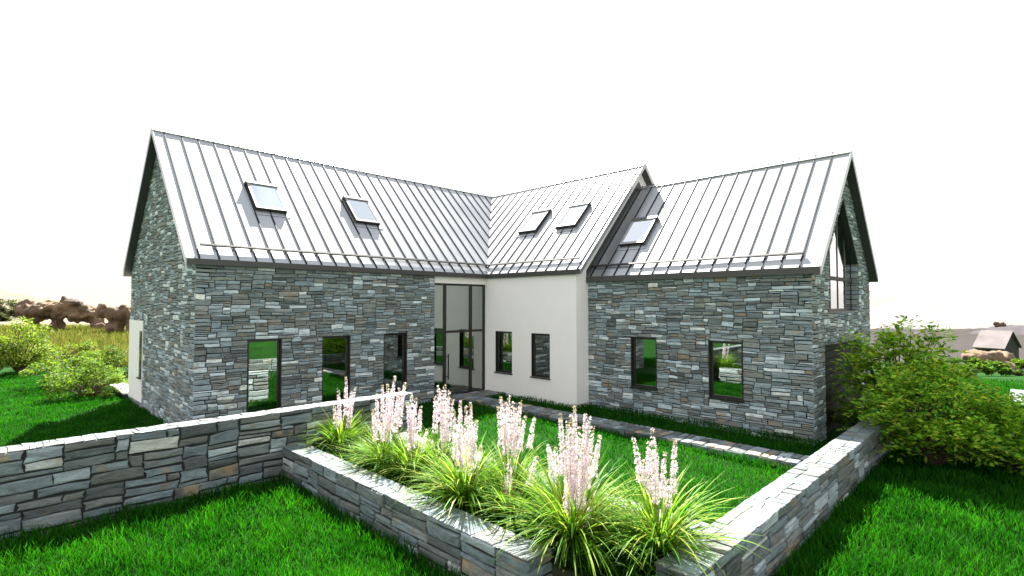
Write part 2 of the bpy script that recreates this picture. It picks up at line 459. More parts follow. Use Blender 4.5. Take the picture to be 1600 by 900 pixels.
# left gable
def gable_prism(mb, x0, x1, ys, tops, bots):
    for (ya, ta, ba), (yb, tb, bb) in zip(list(zip(ys, tops, bots)), list(zip(ys, tops, bots))[1:]):
        mb.prism([(x0, ya, ba), (x0, yb, bb), (x0, yb, tb), (x0, ya, ta)], [(x1, ya, ba), (x1, yb, bb), (x1, yb, tb), (x1, ya, ta)])
topL = lambda y: ZT-.09+MS*(min(y, W-y)+OV)
mb = MB(); gable_prism(mb, SL, GT, [0+SL, W/2, W-SL], [topL(SL), topL(W/2), topL(W-SL)], [-.2]*3)
wallG = mb.build('gable_wall', M['mortar'], house, label='left slate gable wall')
WP = (5.5, W, .14, 2.68)
reg = [(0, -.1), (W, -.1), (W, topL(W)-.01), (W/2, topL(W/2)-.01), (0, topL(0)-.01)]
pl = rubble(reg, [rect(*WP)], .05, .047, (.17, .58), HW, rng)
# u runs along +y; faces -x
itemsG = place_stones(pl, (0, 0, 0), (0, 1, 0), (0, 0, 1), (-1, 0, 0), rng, .0032, SL, .008, sink=SL)
pn = MB().box((-.012, WP[0], WP[2]), (SL+.01, WP[1]+.02, WP[3])).build('rendered_panel', M['render'], house, label='white rendered panel at the back corner of the left gable')
wn = MB().box((-.03, 5.56, .92), (-.005, 5.84, 2.36)).build('window', M['frame'], house)
MB().box((-.036, 5.61, .97), (-.032, 5.79, 2.31)).build('pane', M['glass'], wn)
MB().box((-.09, 5.52, .88), (-.005, 5.88, .915)).build('sill', M['frame'], wn)
# other outer walls (back of the house)
mb = MB()
bw = [(4.2, 4.75, .1, 2.29), (7.4, 8.6, .1, 2.29), (13, 14, .9, 2.29)]
boxes_around(mb, lambda a, b, c, d: mb.box((a, W-GT, c), (b, W, d)), GT+.002, A1+W, -.2, 4.2, bw)
wb = mb.build('back_wall', M['render'], house)
for a, b, c, d in bw:
    f = MB(); t = .06
    for q in ((a, a+t, c, d), (b-t, b, c, d), (a+t, b-t, c, c+t), (a+t, b-t, d-t, d)): f.box((q[0], W-.2, q[2]), (q[1], W-.12, q[3]))
    f = f.build('window', M['frame'], house); MB().box((a+t, W-.165, c+t), (b-t, W-.155, d-t)).build('pane', M['glass'], f)
MB().box((A1+W-GT, -LM+GT, -.2), (A1+W-.002, W-GT-.002, 4.2)).build('back_wall', M['render'], house)
# middle block: white wall with two windows, its right end and gable
MW = [(-1.29, -.45, .78, 2.24), (-3.02, -2.2, .78, 2.23)]
mb = MB(); boxes_around(mb, lambda a, b, c, d: mb.box((A1, a, c), (A1+GT, b, d)), -LM, .4, -.2, 4.2, MW)
wallM = mb.build('rendered_wall', M['render'], house, label='white rendered wall of the middle block with two windows')
topM = lambda x: ZT-.09+MS*(min(x-A1, A1+W-x)+OV)
mb = MB(); xs = [A1+.002, A1+W/2, A1+W-.002]
for xa, xb in zip(xs, xs[1:]):
    mb.prism([(xa, -LM-.004, -.2), (xb, -LM-.004, -.2), (xb, -LM-.004, topM(xb)), (xa, -LM-.004, topM(xa))],
             [(xa, -LM+GT, -.2), (xb, -LM+GT, -.2), (xb, -LM+GT, topM(xb)), (xa, -LM+GT, topM(xa))])
mb.build('gable_wall', M['render'], house, label='white gable of the middle block')
# lintel band over the glazing
MB().box((7.11-.05, .06, 3.92), (A1+.01, .4, 4.2)).build('lintel', M['render'], house)
MB().box((7.0, .02, -.2), (7.1, .4, 4.1)).build('jamb_wall', M['mortar'], house)
# right wing front
RW = [(-6.51, -5.67, .75, 2.23), (-8.94, -8.05, .73, 2.23)]
mb = MB(); boxes_around(mb, lambda a, b, c, d: mb.box((A2+SL, a, c), (A2+GT, b, d)), -LR+SL, -LM-.01, -.2, ZE2+.02, RW)
wallR = mb.build('front_wall', M['mortar'], house, label='slate wall of the right wing with two windows')
pl = rubble(rect(LM, LR, -.1, ZE2+.02), [rect(-b, -a, c, d) for a, b, c, d in RW], .045, .047, (.17, .62), HW, rng)
itemsR = place_stones(pl, (A2, 0, 0), (0, -1, 0), (0, 0, 1), (-1, 0, 0), rng, .0032, SL, .008, sink=SL)
# right gable with the tall pointed window
topR = lambda x: ZT2-.09+MS2*(min(x-A2, A2+W3-x)+OV)
GX0, GX1, GZ0, GAP = 11.6, 14.86, 3.02, 6.16; GXM = A2+W3/2
hs = GAP-(GXM-GX0)*MS2
gtop = lambda x: GAP-abs(x-GXM)*MS2
mb = MB(); y0, y1 = -LR+SL, -LR+GT
def gp(xa, xb, b0, b1, t0, t1):
    mb.prism([(xa, y0, b0), (xb, y0, b1), (xb, y0, t1), (xa, y0, t0)], [(xa, y1, b0), (xb, y1, b1), (xb, y1, t1), (xa, y1, t0)])
DX0, DX1, DZ = 11.1, 14.95, 2.16
gp(A2+SL, DX0, -.2, -.2, topR(A2+SL), topR(DX0)); gp(DX0, GX0, DZ, DZ, topR(DX0), topR(GX0))
gp(GX0, GXM, gtop(GX0), GAP, topR(GX0), topR(GXM)); gp(GXM, GX1, GAP, gtop(GX1), topR(GXM), topR(GX1))
gp(GX0, GX1, DZ, DZ, GZ0, GZ0); gp(GX1, DX1, DZ, DZ, topR(GX1), topR(DX1)); gp(DX1, A2+W3, -.2, -.2, topR(DX1), topR(A2+W3))
wallRG = mb.build('gable_wall', M['mortar'], house, label='right slate gable wall with the pointed window')
reg = [(A2-SL*0, -.1), (A2+W3, -.1), (A2+W3, topR(A2+W3)-.01), (GXM, topR(GXM)-.01), (A2, topR(A2)-.01)]
pent = [(GX0, GZ0), (GX1, GZ0), (GX1, gtop(GX1)), (GXM, GAP), (GX0, gtop(GX0))]
pl = rubble(reg, [pent, rect(DX0, DX1, -.11, DZ)], .05, .047, (.17, .58), HW, rng)
itemsRG = place_stones(pl, (0, -LR, 0), (1, 0, 0), (0, 0, 1), (0, -1, 0), rng, .0032, SL, .008, sink=SL)
# stone reveals of the pointed window
pl = rubble(rect(0, .2, 0, gtop(GX1)-GZ0), [], .05, .053, (.1, .3), HW, rng)
itemsRG += place_stones(pl, (GX1, -LR+SL, GZ0), (0, 1, 0), (0, 0, 1), (-1, 0, 0), rng, .0035, .02, .006)
MB().box((A2+W3-GT, -LR+GT, -.2), (A2+W3-.002, -LM, ZE2)).build('back_wall', M['mortar'], house)
emit_stones([(wallL, itemsL), (wallG, itemsG), (wallR, itemsR), (wallRG, itemsRG)], house, M['stone'], 300)

# ---- roofs
def plane_top(fn, ring, t): return [(x, y, fn(x, y)+t) for x, y in ring]
def roof_slab(name, fn, ring, fascia_h, **k):
    return MB().prism(plane_top(fn, ring, -.012), plane_top(fn, ring, -fascia_h)).build(name, M['dark'], house, **k)
def strips(roof, fn, ring, axis, pos, shown=True, minw=.03):
    """metal trays between the seams, then the upstanding seams; axis = coordinate in which they are spaced"""
    lo, hi = min(p[axis] for p in ring), max(p[axis] for p in ring)
    cuts = [lo]+[p for p in sorted(pos) if lo+minw < p < hi-minw]+[hi]
    joined = MB(); js = MB()
    for a, b in zip(cuts, cuts[1:]):
        c = (1, 0) if axis == 0 else (0, 1)
        r = clip(ring, c[0], c[1], -(a+.002)); r = clip(r, -c[0], -c[1], b-.002)
        if area(r) < .005: continue
        t = MB() if shown else joined
        t.prism(plane_top(fn, r, .012), plane_top(fn, r, -.01))
        if shown: t.build('roof_panel', M['metal'], roof)
    for p in cuts[1:-1]:
        c = (1, 0) if axis == 0 else (0, 1)
        r = clip(ring, c[0], c[1], -(p-.017)); r = clip(r, -c[0], -c[1], p+.017)
        if area(r) < .003: continue
        t = MB() if shown else js
        t.prism(plane_top(fn, r, .048), plane_top(fn, r, -.008))
        if shown: t.build('roof_seam', M['seam'], roof)
    if not shown:
        joined.build('roof_panel', M['metal'], roof); js.build('roof_seam', M['seam'], roof)
fL = lambda x, y: ZT+MS*(y+OV); fLb = lambda x, y: ZT+MS*(W+OV-y)
fM = lambda x, y: ZT+MS*(x-A1+OV); fMb = lambda x, y: ZT+MS*(A1+W+OV-x)
fR = lambda x, y: ZT2+MS2*(x-A2+OV); fRb = lambda x, y: ZT2+MS2*(A2+W3+OV-x)
yM = -LM-O2; yR = -LR-O3
rL = [(-OE, -OV), (A1-OV, -OV), (A1+W/2, W/2), (-OE, W/2)]
rLb = [(-OE, W/2), (A1+W/2, W/2), (A1+W+OV, W+OV), (-OE, W+OV)]
rM = [(A1-OV, -OV), (A1-OV, yM), (A1+W/2, yM), (A1+W/2, W/2)]
rMb = [(A1+W/2, yM), (A1+W+OV, yM), (A1+W+OV, W+OV), (A1+W/2, W/2)]
rR = [(A2-OV, yR), (A2+W3/2, yR), (A2+W3/2, -LM-.006), (A2-OV, -LM-.006)]
rRb = [(A2+W3/2, yR), (A2+W3+OV, yR), (A2+W3+OV, -LM-.006), (A2+W3/2, -LM-.006)]
roofL = roof_slab('roof', fL, rL, .14, label='metal roof of the left wing'); roofLb = roof_slab('roof', fLb, rLb, .14)
roofM = roof_slab('roof', fM, rM, .14, label='metal roof of the white middle block'); roofMb = roof_slab('roof', fMb, rMb, .14)
roofR = roof_slab('roof', fR, rR, .16, label='lower metal roof of the right wing'); roofRb = roof_slab('roof', fRb, rRb, .16)
posL = [.07+.4355*k for k in range(40)]; posM = [-4.2+.4355*k for k in range(40)]; posR = [-10.32+.432*k for k in range(30)]
strips(roofL, fL, rL, 0, posL); strips(roofLb, fLb, rLb, 0, posL, False)
strips(roofM, fM, rM, 1, posM); strips(roofMb, fMb, rMb, 1, posM, False)
strips(roofR, fR, rR, 1, posR); strips(roofRb, fRb, rRb, 1, posR, False)
# eave fascias, verge trims, ridge caps
e = .02
MB().box((-OE, -OV-e, ZE), (A1-OV-e, -OV-.002, ZT+.012)).build('eave_fascia', M['dark'], roofL)
MB().box((A1-OV-e, yM, ZE), (A1-OV-.002, -OV-e, ZT+.012)).build('eave_fascia', M['dark'], roofM)
MB().box((A2-OV-e, yR, ZE2), (A2-OV-.002, -LM-.008, ZT2+.012)).build('eave_fascia', M['dark'], roofR)
def verge(fn, p, q, n, th, mat, roof, t0=.05):
    (x0, y0_), (x1, y1_) = p, q; nx, ny = n[0]*.022, n[1]*.022
    a = [(x0, y0_, fn(x0, y0_)), (x1, y1_, fn(x1, y1_))]
    up = [(x, y, z+t0) for x, y, z in a]; dn = [(x, y, z-th) for x, y, z in a][::-1]
    r = up+dn; r2 = [(x+nx, y+ny, z) for x, y, z in r]
    MB().prism(r, r2).build('verge_trim', mat, roof)
verge(fL, (-OE, -OV-e), (-OE, W/2), (-1, 0), .15, M['metal'], roofL); verge(fLb, (-OE, W/2), (-OE, W+OV), (-1, 0), .15, M['metal'], roofLb)
verge(fM, (A1-OV-e, yM), (A1+W/2, yM), (0, -1), .15, M['metal'], roofM, .03); verge(fMb, (A1+W/2, yM), (A1+W+OV, yM), (0, -1), .15, M['metal'], roofMb, .03)
verge(fR, (A2-OV-e, yR), (A2+W3/2, yR), (0, -1), .17, M['metal'], roofR); verge(fRb, (A2+W3/2, yR), (A2+W3+OV, yR), (0, -1), .17, M['metal'], roofRb)
def ridge(p, q, z, roof):
    d = Vector((q[0]-p[0], q[1]-p[1], 0)).normalized(); s = Vector((-d.y, d.x, 0))
    ring = lambda P: [Vector((P[0], P[1], z+.022)), Vector((P[0], P[1], z-.075))+s*.14, Vector((P[0], P[1], z-.12))+s*.12, Vector((P[0], P[1], z-.12))-s*.12, Vector((P[0], P[1], z-.075))-s*.14]
    MB().prism(ring(p), ring(q)).build('ridge_cap', M['metal'], roof)
ridge((-OE-.02, W/2), (A1+W/2, W/2), ZR, roofL); ridge((A1+W/2, yM-.02), (A1+W/2, W/2), ZR, roofM); ridge((A2+W3/2, yR-.02), (A2+W3/2, -LM-.01), ZR2, roofR)
# snow guards: a low rail a little above each eave
def rail(fn, pts, roof):
    up = [(x, y, fn(x, y)) for x, y in pts]
    mb = MB()
    (x0, y0_, z0), (x1, y1_, z1) = up
    if abs(x1-x0) > abs(y1_-y0_): s = Vector((0, 1, MS)).normalized()*.03; n = Vector((0, -MS, 1)).normalized()
    else: s = Vector((1, 0, MS)).normalized()*.03; n = Vector((-MS, 0, 1)).normalized()
    for k0, k1 in ((.052, .095),):
        r = lambda P: [Vector(P)+s+n*k0, Vector(P)-s+n*k0, Vector(P)-s+n*k1, Vector(P)+s+n*k1]
        mb.prism(r(up[0]), r(up[1]))
    mb.build('snow_guard', M['guard'], roof)
rail(fL, ((.14, .235), (A1+.2, .235)), roofL); rail(fM, ((A1+.235, .2), (A1+.235, -4.12)), roofM); rail(fR, ((A2+.215, yR+.42), (A2+.215, -LM-.05)), roofR)
# dark flashing where the lower roof meets the white gable
mb = MB(); x0, xm, x1 = A2-OV, A2+W3/2, A2+W3+OV
FLH = .22
for xa, xb, f in ((x0, xm, fR), (xm, x1, fRb)):
    a, b = f(xa, 0), f(xb, 0)
    mb.prism([(xa, -LM-.03, a-.1), (xb, -LM-.03, b-.1), (xb, -LM-.03, b+FLH), (xa, -LM-.03, a+FLH)],
             [(xa, -LM-.008, a-.1), (xb, -LM-.008, b-.1), (xb, -LM-.008, b+FLH), (xa, -LM-.008, a+FLH)])
mb.build('flashing', M['dark'], roofR)

# ---- skylights
def skylight(fn, axis, u0, u1, s0, s1, roof_edge):
    """u along the eave, s along the slope in plan"""
    m_ = MS if fn is not fR else MS2
    def P_(u, s, h):
        n = Vector((0, -m_, 1)).normalized() if axis == 0 else Vector((-m_, 0, 1)).normalized()
        x, y = (u, s) if axis == 0 else (s, u)
        return Vector((x, y, fn(x, y)))+n*h
    def bar(mb, a, b, c, d, h0, h1): mb.prism([P_(a, c, h1), P_(b, c, h1), P_(b, d, h1), P_(a, d, h1)], [P_(a, c, h0), P_(b, c, h0), P_(b, d, h0), P_(a, d, h0)])
    mb = MB(); t = .05
    bar(mb, u0, u0+t, s0, s1, .0, .1); bar(mb, u1-t, u1, s0, s1, .0, .1); bar(mb, u0+t, u1-t, s0, s0+t, .0, .095); bar(mb, u0+t, u1-t, s1-t, s1, .0, .105)
    sk = mb.build('skylight', M['frame'], house)
    fr = MB(); t2 = .075
    bar(fr, u0+.012, u0+t2, s0+.012, s1-.012, .1, .125); bar(fr, u1-t2, u1-.012, s0+.012, s1-.012, .1, .125)
    bar(fr, u0+t2, u1-t2, s0+.012, s0+t2, .1, .122); bar(fr, u0+t2, u1-t2, s1-t2, s1-.012, .1, .122)
    fr.build('skylight_frame', M['skyframe'], sk)
    g = MB(); bar(g, u0+t2, u1-t2, s0+t2, s1-t2, .1, .108); g.build('pane', M['skyglass'], sk)
    hd = MB(); bar(hd, u0-.02, u1+.02, s1-.05, s1+.03, .01, .15); hd.build('top_cover', M['dark'], sk)
    ap = MB(); bar(ap, u0-.07, u1+.07, s0-.12, s1+.05, .013, .022); ap.build('flashing', M['metal'], sk)
M['skyframe'] = simple('skylight_frame_grey', (.3, .3, .3), .4, metal=.3)
skylight(fL, 0, 1.84, 2.73, 1.43, 2.28, 0); skylight(fL, 0, 4.94, 5.83, 1.41, 2.28, 0)
skylight(fM, 1, -1.15, -.25, A1+1.45, A1+2.3, 0); skylight(fM, 1, -3.0, -2.1, A1+1.45, A1+2.3, 0)
skylight(fR, 1, -5.68, -4.78, A2+.84, A2+1.69, 0)

# ---- windows
def window(kind, a, b, c, d, plane, label=None, split=None, sill=True, dep=.1):
    """kind 'y': faces -y at y=plane; kind 'x': faces -x at x=plane"""
    def bx(m, u0, u1, v0, v1, n0, n1):
        if kind == 'y': m.box((u0, plane+n0, v0), (u1, plane+n1, v1))
        else: m.box((plane+n0, u0, v0), (plane+n1, u1, v1))
    f = MB(); t = .065
    # lining of the reveal and the sash
    for q in ((a, a+.018, c, d), (b-.018, b, c, d), (a+.018, b-.018, c, c+.018), (a+.018, b-.018, d-.018, d)): bx(f, *q, .004, dep)
    for q in ((a+.002, a+t, c+.002, d-.002), (b-t, b-.002, c+.002, d-.002), (a+t, b-t, c+.002, c+t), (a+t, b-t, d-t, d-.002)): bx(f, *q, dep, dep+.07)
    w_ = f.build('window', M['frame'], house, label=label)
    g = MB(); bx(g, a+t, b-t, c+t, d-t, dep+.03, dep+.04); g.build('pane', M['glass'], w_)
    rv = MB()
    for q in ((a+.002, a+.02, c, d), (b-.02, b-.002, c, d), (a+.02, b-.02, d-.02, d-.002)): bx(rv, *q, dep+.071, .36)
    rv.build('inner_reveal', M['render'], w_)
    if sill:
        s = MB(); bx(s, a-.03, b+.03, c-.035, c-.002, -.045, dep); s.build('sill', M['frame'], w_)
for q in LW: window('y', *q, 0, sill=False)
for q in MW: window('x', *q, A1, dep=.07)
for q in RW: window('x', *q, A2)
# glazed entrance
G = .1
f = MB(); X0, X1 = 7.105, A1-.002; mullions = [7.63, 8.80]
f.box((X0, G, .03), (X0+.05, G+.09, 3.92)); f.box((X1-.07, G, .03), (X1, G+.09, 3.92))
f.box((X0+.05, G, 3.85), (X1-.07, G+.09, 3.918)); f.box((X0+.05, G, .03), (X1-.07, G+.09, .1))
for x in mullions: f.box((x-.045, G-.004, .1), (x+.045, G+.094, 3.85))
f.box((X0+.05, G+.003, 2.21), (7.585, G+.087, 2.29)); f.box((7.675, G+.003, 2.21), (8.755, G+.087, 2.29)); f.box((8.845, G+.003, 2.21), (X1-.07, G+.087, 2.29))
ent = f.build('entrance_glazing', M['frame'], house, label='tall black-framed glazed entrance')
for a, b in ((X0+.05, 7.585), (7.675, 8.755), (8.845, X1-.07)):
    for c, d in ((.1, 2.21), (2.29, 3.85)): MB().box((a, G+.04, c), (b, G+.05, d)).build('pane', M['glass'], ent)
MB().box((7.71, G-.07, .62), (7.745, G-.035, 1.5)).box((7.715, G-.036, .7), (7.74, G+.04, .73)).box((7.715, G-.036, 1.38), (7.74, G+.04, 1.41)).build('door_handle', M['frame'], ent)
MB().box((7.02, -.02, -.05), (A1-.003, G+.1, .03)).build('threshold', M['render'], house)
# pointed gable window frame, set back in its reveal
yw = -LR+.2; f = MB(); t = .06
def fb(x0, x1, z0, z1): f.box((x0, yw, z0), (x1, yw+.07, z1))
fb(GX0, GX0+t, GZ0, gtop(GX0)); fb(GX1-t, GX1, GZ0, gtop(GX1)); fb(GX0+t, GX1-t, GZ0, GZ0+t)
gm = [12.5, 13.3, 14.12]
for x in gm: f.box((x-.035, yw-.003, GZ0+t), (x+.035, yw+.073, gtop(x)-.1))
for xa, xb in ((GX0, GXM), (GXM, GX1)):
    f.prism([(xa, yw, gtop(xa)-.1), (xb, yw, gtop(xb)-.1), (xb, yw, gtop(xb)), (xa, yw, gtop(xa))], [(xa, yw+.07, gtop(xa)-.1), (xb, yw+.07, gtop(xb)-.1), (xb, yw+.07, gtop(xb)), (xa, yw+.07, gtop(xa))])
gw = f.build('gable_window', M['frame'], house, label='tall pointed window in the right gable')
MB().box((GX0+.01, yw-.03, 3.86), (GX1-.01, yw-.004, 3.96)).build('transom', M['guard'], gw)
for xa, xb in zip([GX0+t]+[x+.035 for x in gm], [x-.035 for x in gm]+[GX1-t]):
    ha, hb = gtop(xa)-.1, gtop(xb)-.1
    ring = [(xa, GZ0+t), (xb, GZ0+t), (xb, hb)]+([(GXM, GAP-.1)] if xa < GXM < xb else [])+[(xa, ha)]
    MB().prism([(x, yw+.012, z) for x, z in ring], [(x, yw+.02, z) for x, z in ring]).build('pane', M['skyglass'], gw)
MB().box((GX0, -LR+.0, GZ0-.05), (GX1, yw, GZ0-.002)).build('sill', M['dark'], gw)
# garage door of horizontal boards
gd = MB().box((DX0, -LR+.15, -.1), (DX1, -LR+.2, DZ)).build('garage_door', M['garage'], house, label='dark boarded garage door')
k = 0; z = 0.0
while z < DZ-.1:
    MB().box((DX0+.01, -LR+.1, z+.012), (DX1-.01, -LR+.149, min(z+.19, DZ-.01))).build('plank', M['garage'], gd); z += .2
# inside: floor, plaster lining
MB().box((GT, GT, -.15), (A1+W-GT, W-GT, .02)).box((A1+GT, -LM+GT, -.15), (A1+W-GT, GT, .021)).box((A2+GT, -LR+GT, -.15), (A2+W3-GT, -LM-.01, .02)).build('floor', M['floor'], house)
mb = MB(); mb.box((GT+.001, GT+.4, .02), (GT+.02, W-GT-.001, 4.2))
mb.box((5.0, 1.6, .02), (5.1, W-GT-.02, 4.0)).box((A1-1.0, 3.6, .02), (A1+4.5, 3.7, 4.2)).box((A1+3.2, -LM+GT, .02), (A1+3.3, 3.5, 4.0)).box((A2+3.0, -LR+GT+.5, .02), (A2+3.1, -LM-.02, 3.4))
mb.box((GT, GT+.1, 4.0), (A1+W-GT, W-GT, 4.1)).box((A1+GT+.05, -LM+GT, 4.0), (A1+W-GT, GT+.1, 4.1))
mb.build('interior_wall', M['plaster'], house)
# stone plinth slab running on from the back corner
MB().box((-.06, W+.02, .0), (5, W+2.6, .17)).build('terrace', M['mortar'], None, label='low slate-edged terrace behind the back left corner of the house', cat='terrace')
MB().box((-.14, W+.02, .172), (5, W+2.7, .23)).build('coping', M['render'], bpy.data.objects['terrace'])

# ------------------------------------------------------------------ garden walls
GH = [(1, .2), (2, .52), (3, .28)]
def garden_wall(x0, x1, y0, y1, z0, z1, seed, label, faces='fblrt', wr=(.3, 1.0)):
    rg = random.Random(seed); d = .03
    root = empty('garden_wall', ((x0+x1)/2, (y0+y1)/2, z0), label=label, cat='garden wall', group='stone garden walls')
    MB().box((x0+d, y0+d, z0-.2), (x1-d, y1-d, z1-.008)).build('core', M['mortar'], root)
    it = []
    kw = dict(gap=.003, dep=d, rough=.02)
    def face(O, U, N, L_, h0=z0-.1):
        pl = rubble(rect(0, L_, 0, z1-h0-.006), [], .06, .064, wr, GH, rg)
        return place_stones(pl, (O[0], O[1], h0), U, (0, 0, 1), N, rg, sink=d, **kw)
    if 'f' in faces: it += face((x0, y0), (1, 0, 0), (0, -1, 0), x1-x0)
    if 'b' in faces: it += face((x1, y1), (-1, 0, 0), (0, 1, 0), x1-x0)
    if 'l' in faces: it += face((x0, y1-.01), (0, -1, 0), (-1, 0, 0), y1-y0-.02)
    if 'r' in faces: it += face((x1, y0+.01), (0, 1, 0), (1, 0, 0), y1-y0-.02)
    # top: flat irregular slabs laid across the wall
    if x1-x0 > y1-y0: pl = rubble(rect(0, y1-y0, 0, x1-x0), [], .05, .075, (.16, .42), [(1, .1), (2, .4), (3, .35), (4, .15)], rg); T = place_stones(pl, (x0, y0, z1), (0, 1, 0), (1, 0, 0), (0, 0, 1), rg, .0006, .006, .006, sink=.004, tone=(.12, .52), stain=.5)
    else: pl = rubble(rect(0, x1-x0, 0, y1-y0), [], .05, .075, (.16, .42), [(1, .1), (2, .4), (3, .35), (4, .15)], rg); T = place_stones(pl, (x0, y0, z1), (1, 0, 0), (0, 1, 0), (0, 0, 1), rg, .0006, .006, .006, sink=.004, tone=(.12, .52), stain=.5)
    it += T
    emit_stones([(root, it)], root, M['garden_stone'], 300)
    return root
ZB = .58
garden_wall(-7.5, 3.3, -4.28, -3.86, 0, 1.2, 3, 'tallest slate garden wall, running from the left edge to the entrance lawn')
garden_wall(.37, .77, -10.5, -4.3, 0, ZB, 5, 'low slate retaining wall at the front of the flower bed')
garden_wall(1.25, 11.3, -11.86, -11.42, -.15, ZB, 9, 'long slate garden wall running toward the shrub on the right')
garden_wall(2.2, 2.6, -11.41, -5.0, 0, ZB-.01, 12, 'low slate wall between the flower bed and the inner lawn')
# small wall seen beyond the shrub at the right edge
a = at_depth(1572, 606, 12.6); garden_wall(a[0], a[0]+3.5, a[1]-.3, a[1], -.3, .78, 15, 'dark slate garden wall beyond the shrub at the right edge', wr=(.2, .6))

# bed soil
MB().box((.75, -11.4, 0), (2.22, -4.29, .4)).build('flower_bed', M['soil'], None, kind='structure')

# ------------------------------------------------------------------ path
MB().box((7.66, -11.3, -.05), (8.4, -1.0, .085)).box((6.95, -1.0, -.05), (A1-.02, -.025, .085)).build('path', M['mortar'], None, kind='structure')
path = bpy.data.objects['path']; rg = random.Random(21)
pl = rubble(rect(7.66, 8.4, -11.3, -1.0), [], .06, .08, (.2, .5), [(2, .3), (3, .4), (4, .3)], rg)
it = place_stones(pl, (0, 0, .085), (1, 0, 0), (0, 1, 0), (0, 0, 1), rg, .005, .016, .02, sink=0, tone=(.1, .85))
pl = rubble(rect(6.95, A1-.02, -1.0, -.025), [], .06, .08, (.25, .5), [(2, .3), (3, .4), (4, .3)], rg)
it += place_stones(pl, (0, 0, .085), (1, 0, 0), (0, 1, 0), (0, 0, 1), rg, .005, .016, .02, sink=0, tone=(.1, .85))
pl = rubble(rect(0, 10.3, -.05, .085), [], .06, .06, (.25, .5), [(2, 1)], rg)
it += place_stones(pl, (7.66, -1.0, 0), (0, -1, 0), (0, 0, 1), (-1, 0, 0), rg, .005, .012, .008, sink=0, tone=(.1, .85))
emit_stones([(path, it)], path, M['path_stone'], 300)

# ------------------------------------------------------------------ grass
nr = np.random.default_rng(4)
def blades(P, h, wd, col, lean=.5, name='grass', curl=1.0):
    """P (n,3) base points, h and wd per blade"""
    n = len(P); a = nr.uniform(0, 2*pi, n); b = nr.uniform(0, 2*pi, n)
    s = np.stack([np.cos(a), np.sin(a), np.zeros(n)], -1)*wd[:, None]/2
    ln = np.stack([np.cos(b), np.sin(b), np.zeros(n)], -1)*(h*nr.uniform(.1, lean, n))[:, None]
    up = np.array([0, 0, 1.])
    mid = P+ln*.35+up*(h*.55)[:, None]; tip = P+ln*curl+up*(h*.97)[:, None]
    V = np.stack([P-s, P+s, mid-s*.8, mid+s*.8, tip], 1).reshape(-1, 3)
    base = (np.arange(n)*5)[:, None, None]; T = (base+np.array([[0, 1, 3], [0, 3, 2], [2, 3, 4]])[None]).reshape(-1, 3)
    g = np.array([.4, .4, .95, .95, 1.25])[None, :, None]  # shade deep in the grass put into the colour: dark bases, bright tips
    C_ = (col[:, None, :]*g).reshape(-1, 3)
    return fast_mesh(name, V, T, C_)
def in_view(P, m=.12):
    d = P-CAM; D = d@FW; t = (d@RT)/np.maximum(D, .1); return (D > .6) & (np.abs(t) < .975+m)
def lawn(x0, x1, y0, y1, z, label, d0=2300, dref=5., cut=None, hh=(.07, .19), wd0=.0085, maxd=26, patch=True):
    A = (x1-x0)*(y1-y0); n = int(A*d0); P = np.stack([nr.uniform(x0, x1, n), nr.uniform(y0, y1, n), np.full(n, float(z))], -1)
    D = np.maximum((P-CAM)@FW, 1); keep = in_view(P) & (nr.random(n) < np.minimum(1, (dref/D)**1.6)) & (D < maxd)
    if cut is not None: keep &= cut(P)
    P = P[keep]; D = D[keep]; n = len(P)
    h = nr.uniform(*hh, n)*(1+.25*np.sin(P[:, 0]*5+2*np.sin(P[:, 1]*3))); w_ = wd0*np.maximum(1, (D/dref)**.85)*nr.uniform(.7, 1.4, n)
    pal = np.array([[0.01096, 0.1096, 0.003984], [0.01494, 0.1345, 0.00498], [0.02491, 0.1544, 0.006973], [0.006973, 0.07968, 0.002988]]); col = pal[nr.integers(0, 4, n)]*nr.uniform(.6, 1.25, (n, 1))
    pt = .5+.5*np.sin(P[:, 0]*2.3+1.7*np.sin(P[:, 1]*1.9+.5))*np.sin(P[:, 1]*2.9+1.3*np.sin(P[:, 0]*3.1)); col = col*(.72+.45*pt)[:, None]; col[:, 0] += .012*pt*nr.random(n)
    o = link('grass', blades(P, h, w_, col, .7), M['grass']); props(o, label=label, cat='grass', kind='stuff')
    return n
tot = 0
tot += lawn(-5, .37, -13.8, -4.3, 0, 'bright green lawn in front of the tall slate wall and flower bed')
tot += lawn(.37, 13, -17, -11.88, -.15, 'shaded green lawn to the right of the long slate wall', cut=lambda P: ~((P[:, 0] < 1.2) & (P[:, 1] > -11.4)))
tot += lawn(2.62, 7.66, -11.4, -.1, 0, 'sunlit inner lawn between the flower bed and the path', d0=1500, dref=7, hh=(.06, .11), wd0=.008, cut=lambda P: ~((P[:, 0] > 6.9) & (P[:, 1] > -1.05)))
tot += lawn(8.42, 10.06, -11.4, -1.0, .02, 'dark grass strip between the path and the house', d0=1500, dref=7, hh=(.07, .14), wd0=.008, cut=lambda P: (P[:, 0] < A1-.02) | (P[:, 1] < -LM))
tot += lawn(-16, -.02, -3.84, 20, 0, 'lawn on the left of the house with the gable shadow on it', d0=1100, dref=11, hh=(.06, .11), wd0=.01, maxd=38)
tot += lawn(13, 28, -22, -11.0, -.16, 'far strip of lawn beyond the shrubs on the right', d0=700, dref=11, hh=(.07, .14), wd0=.012, maxd=34)
print('blades', tot)
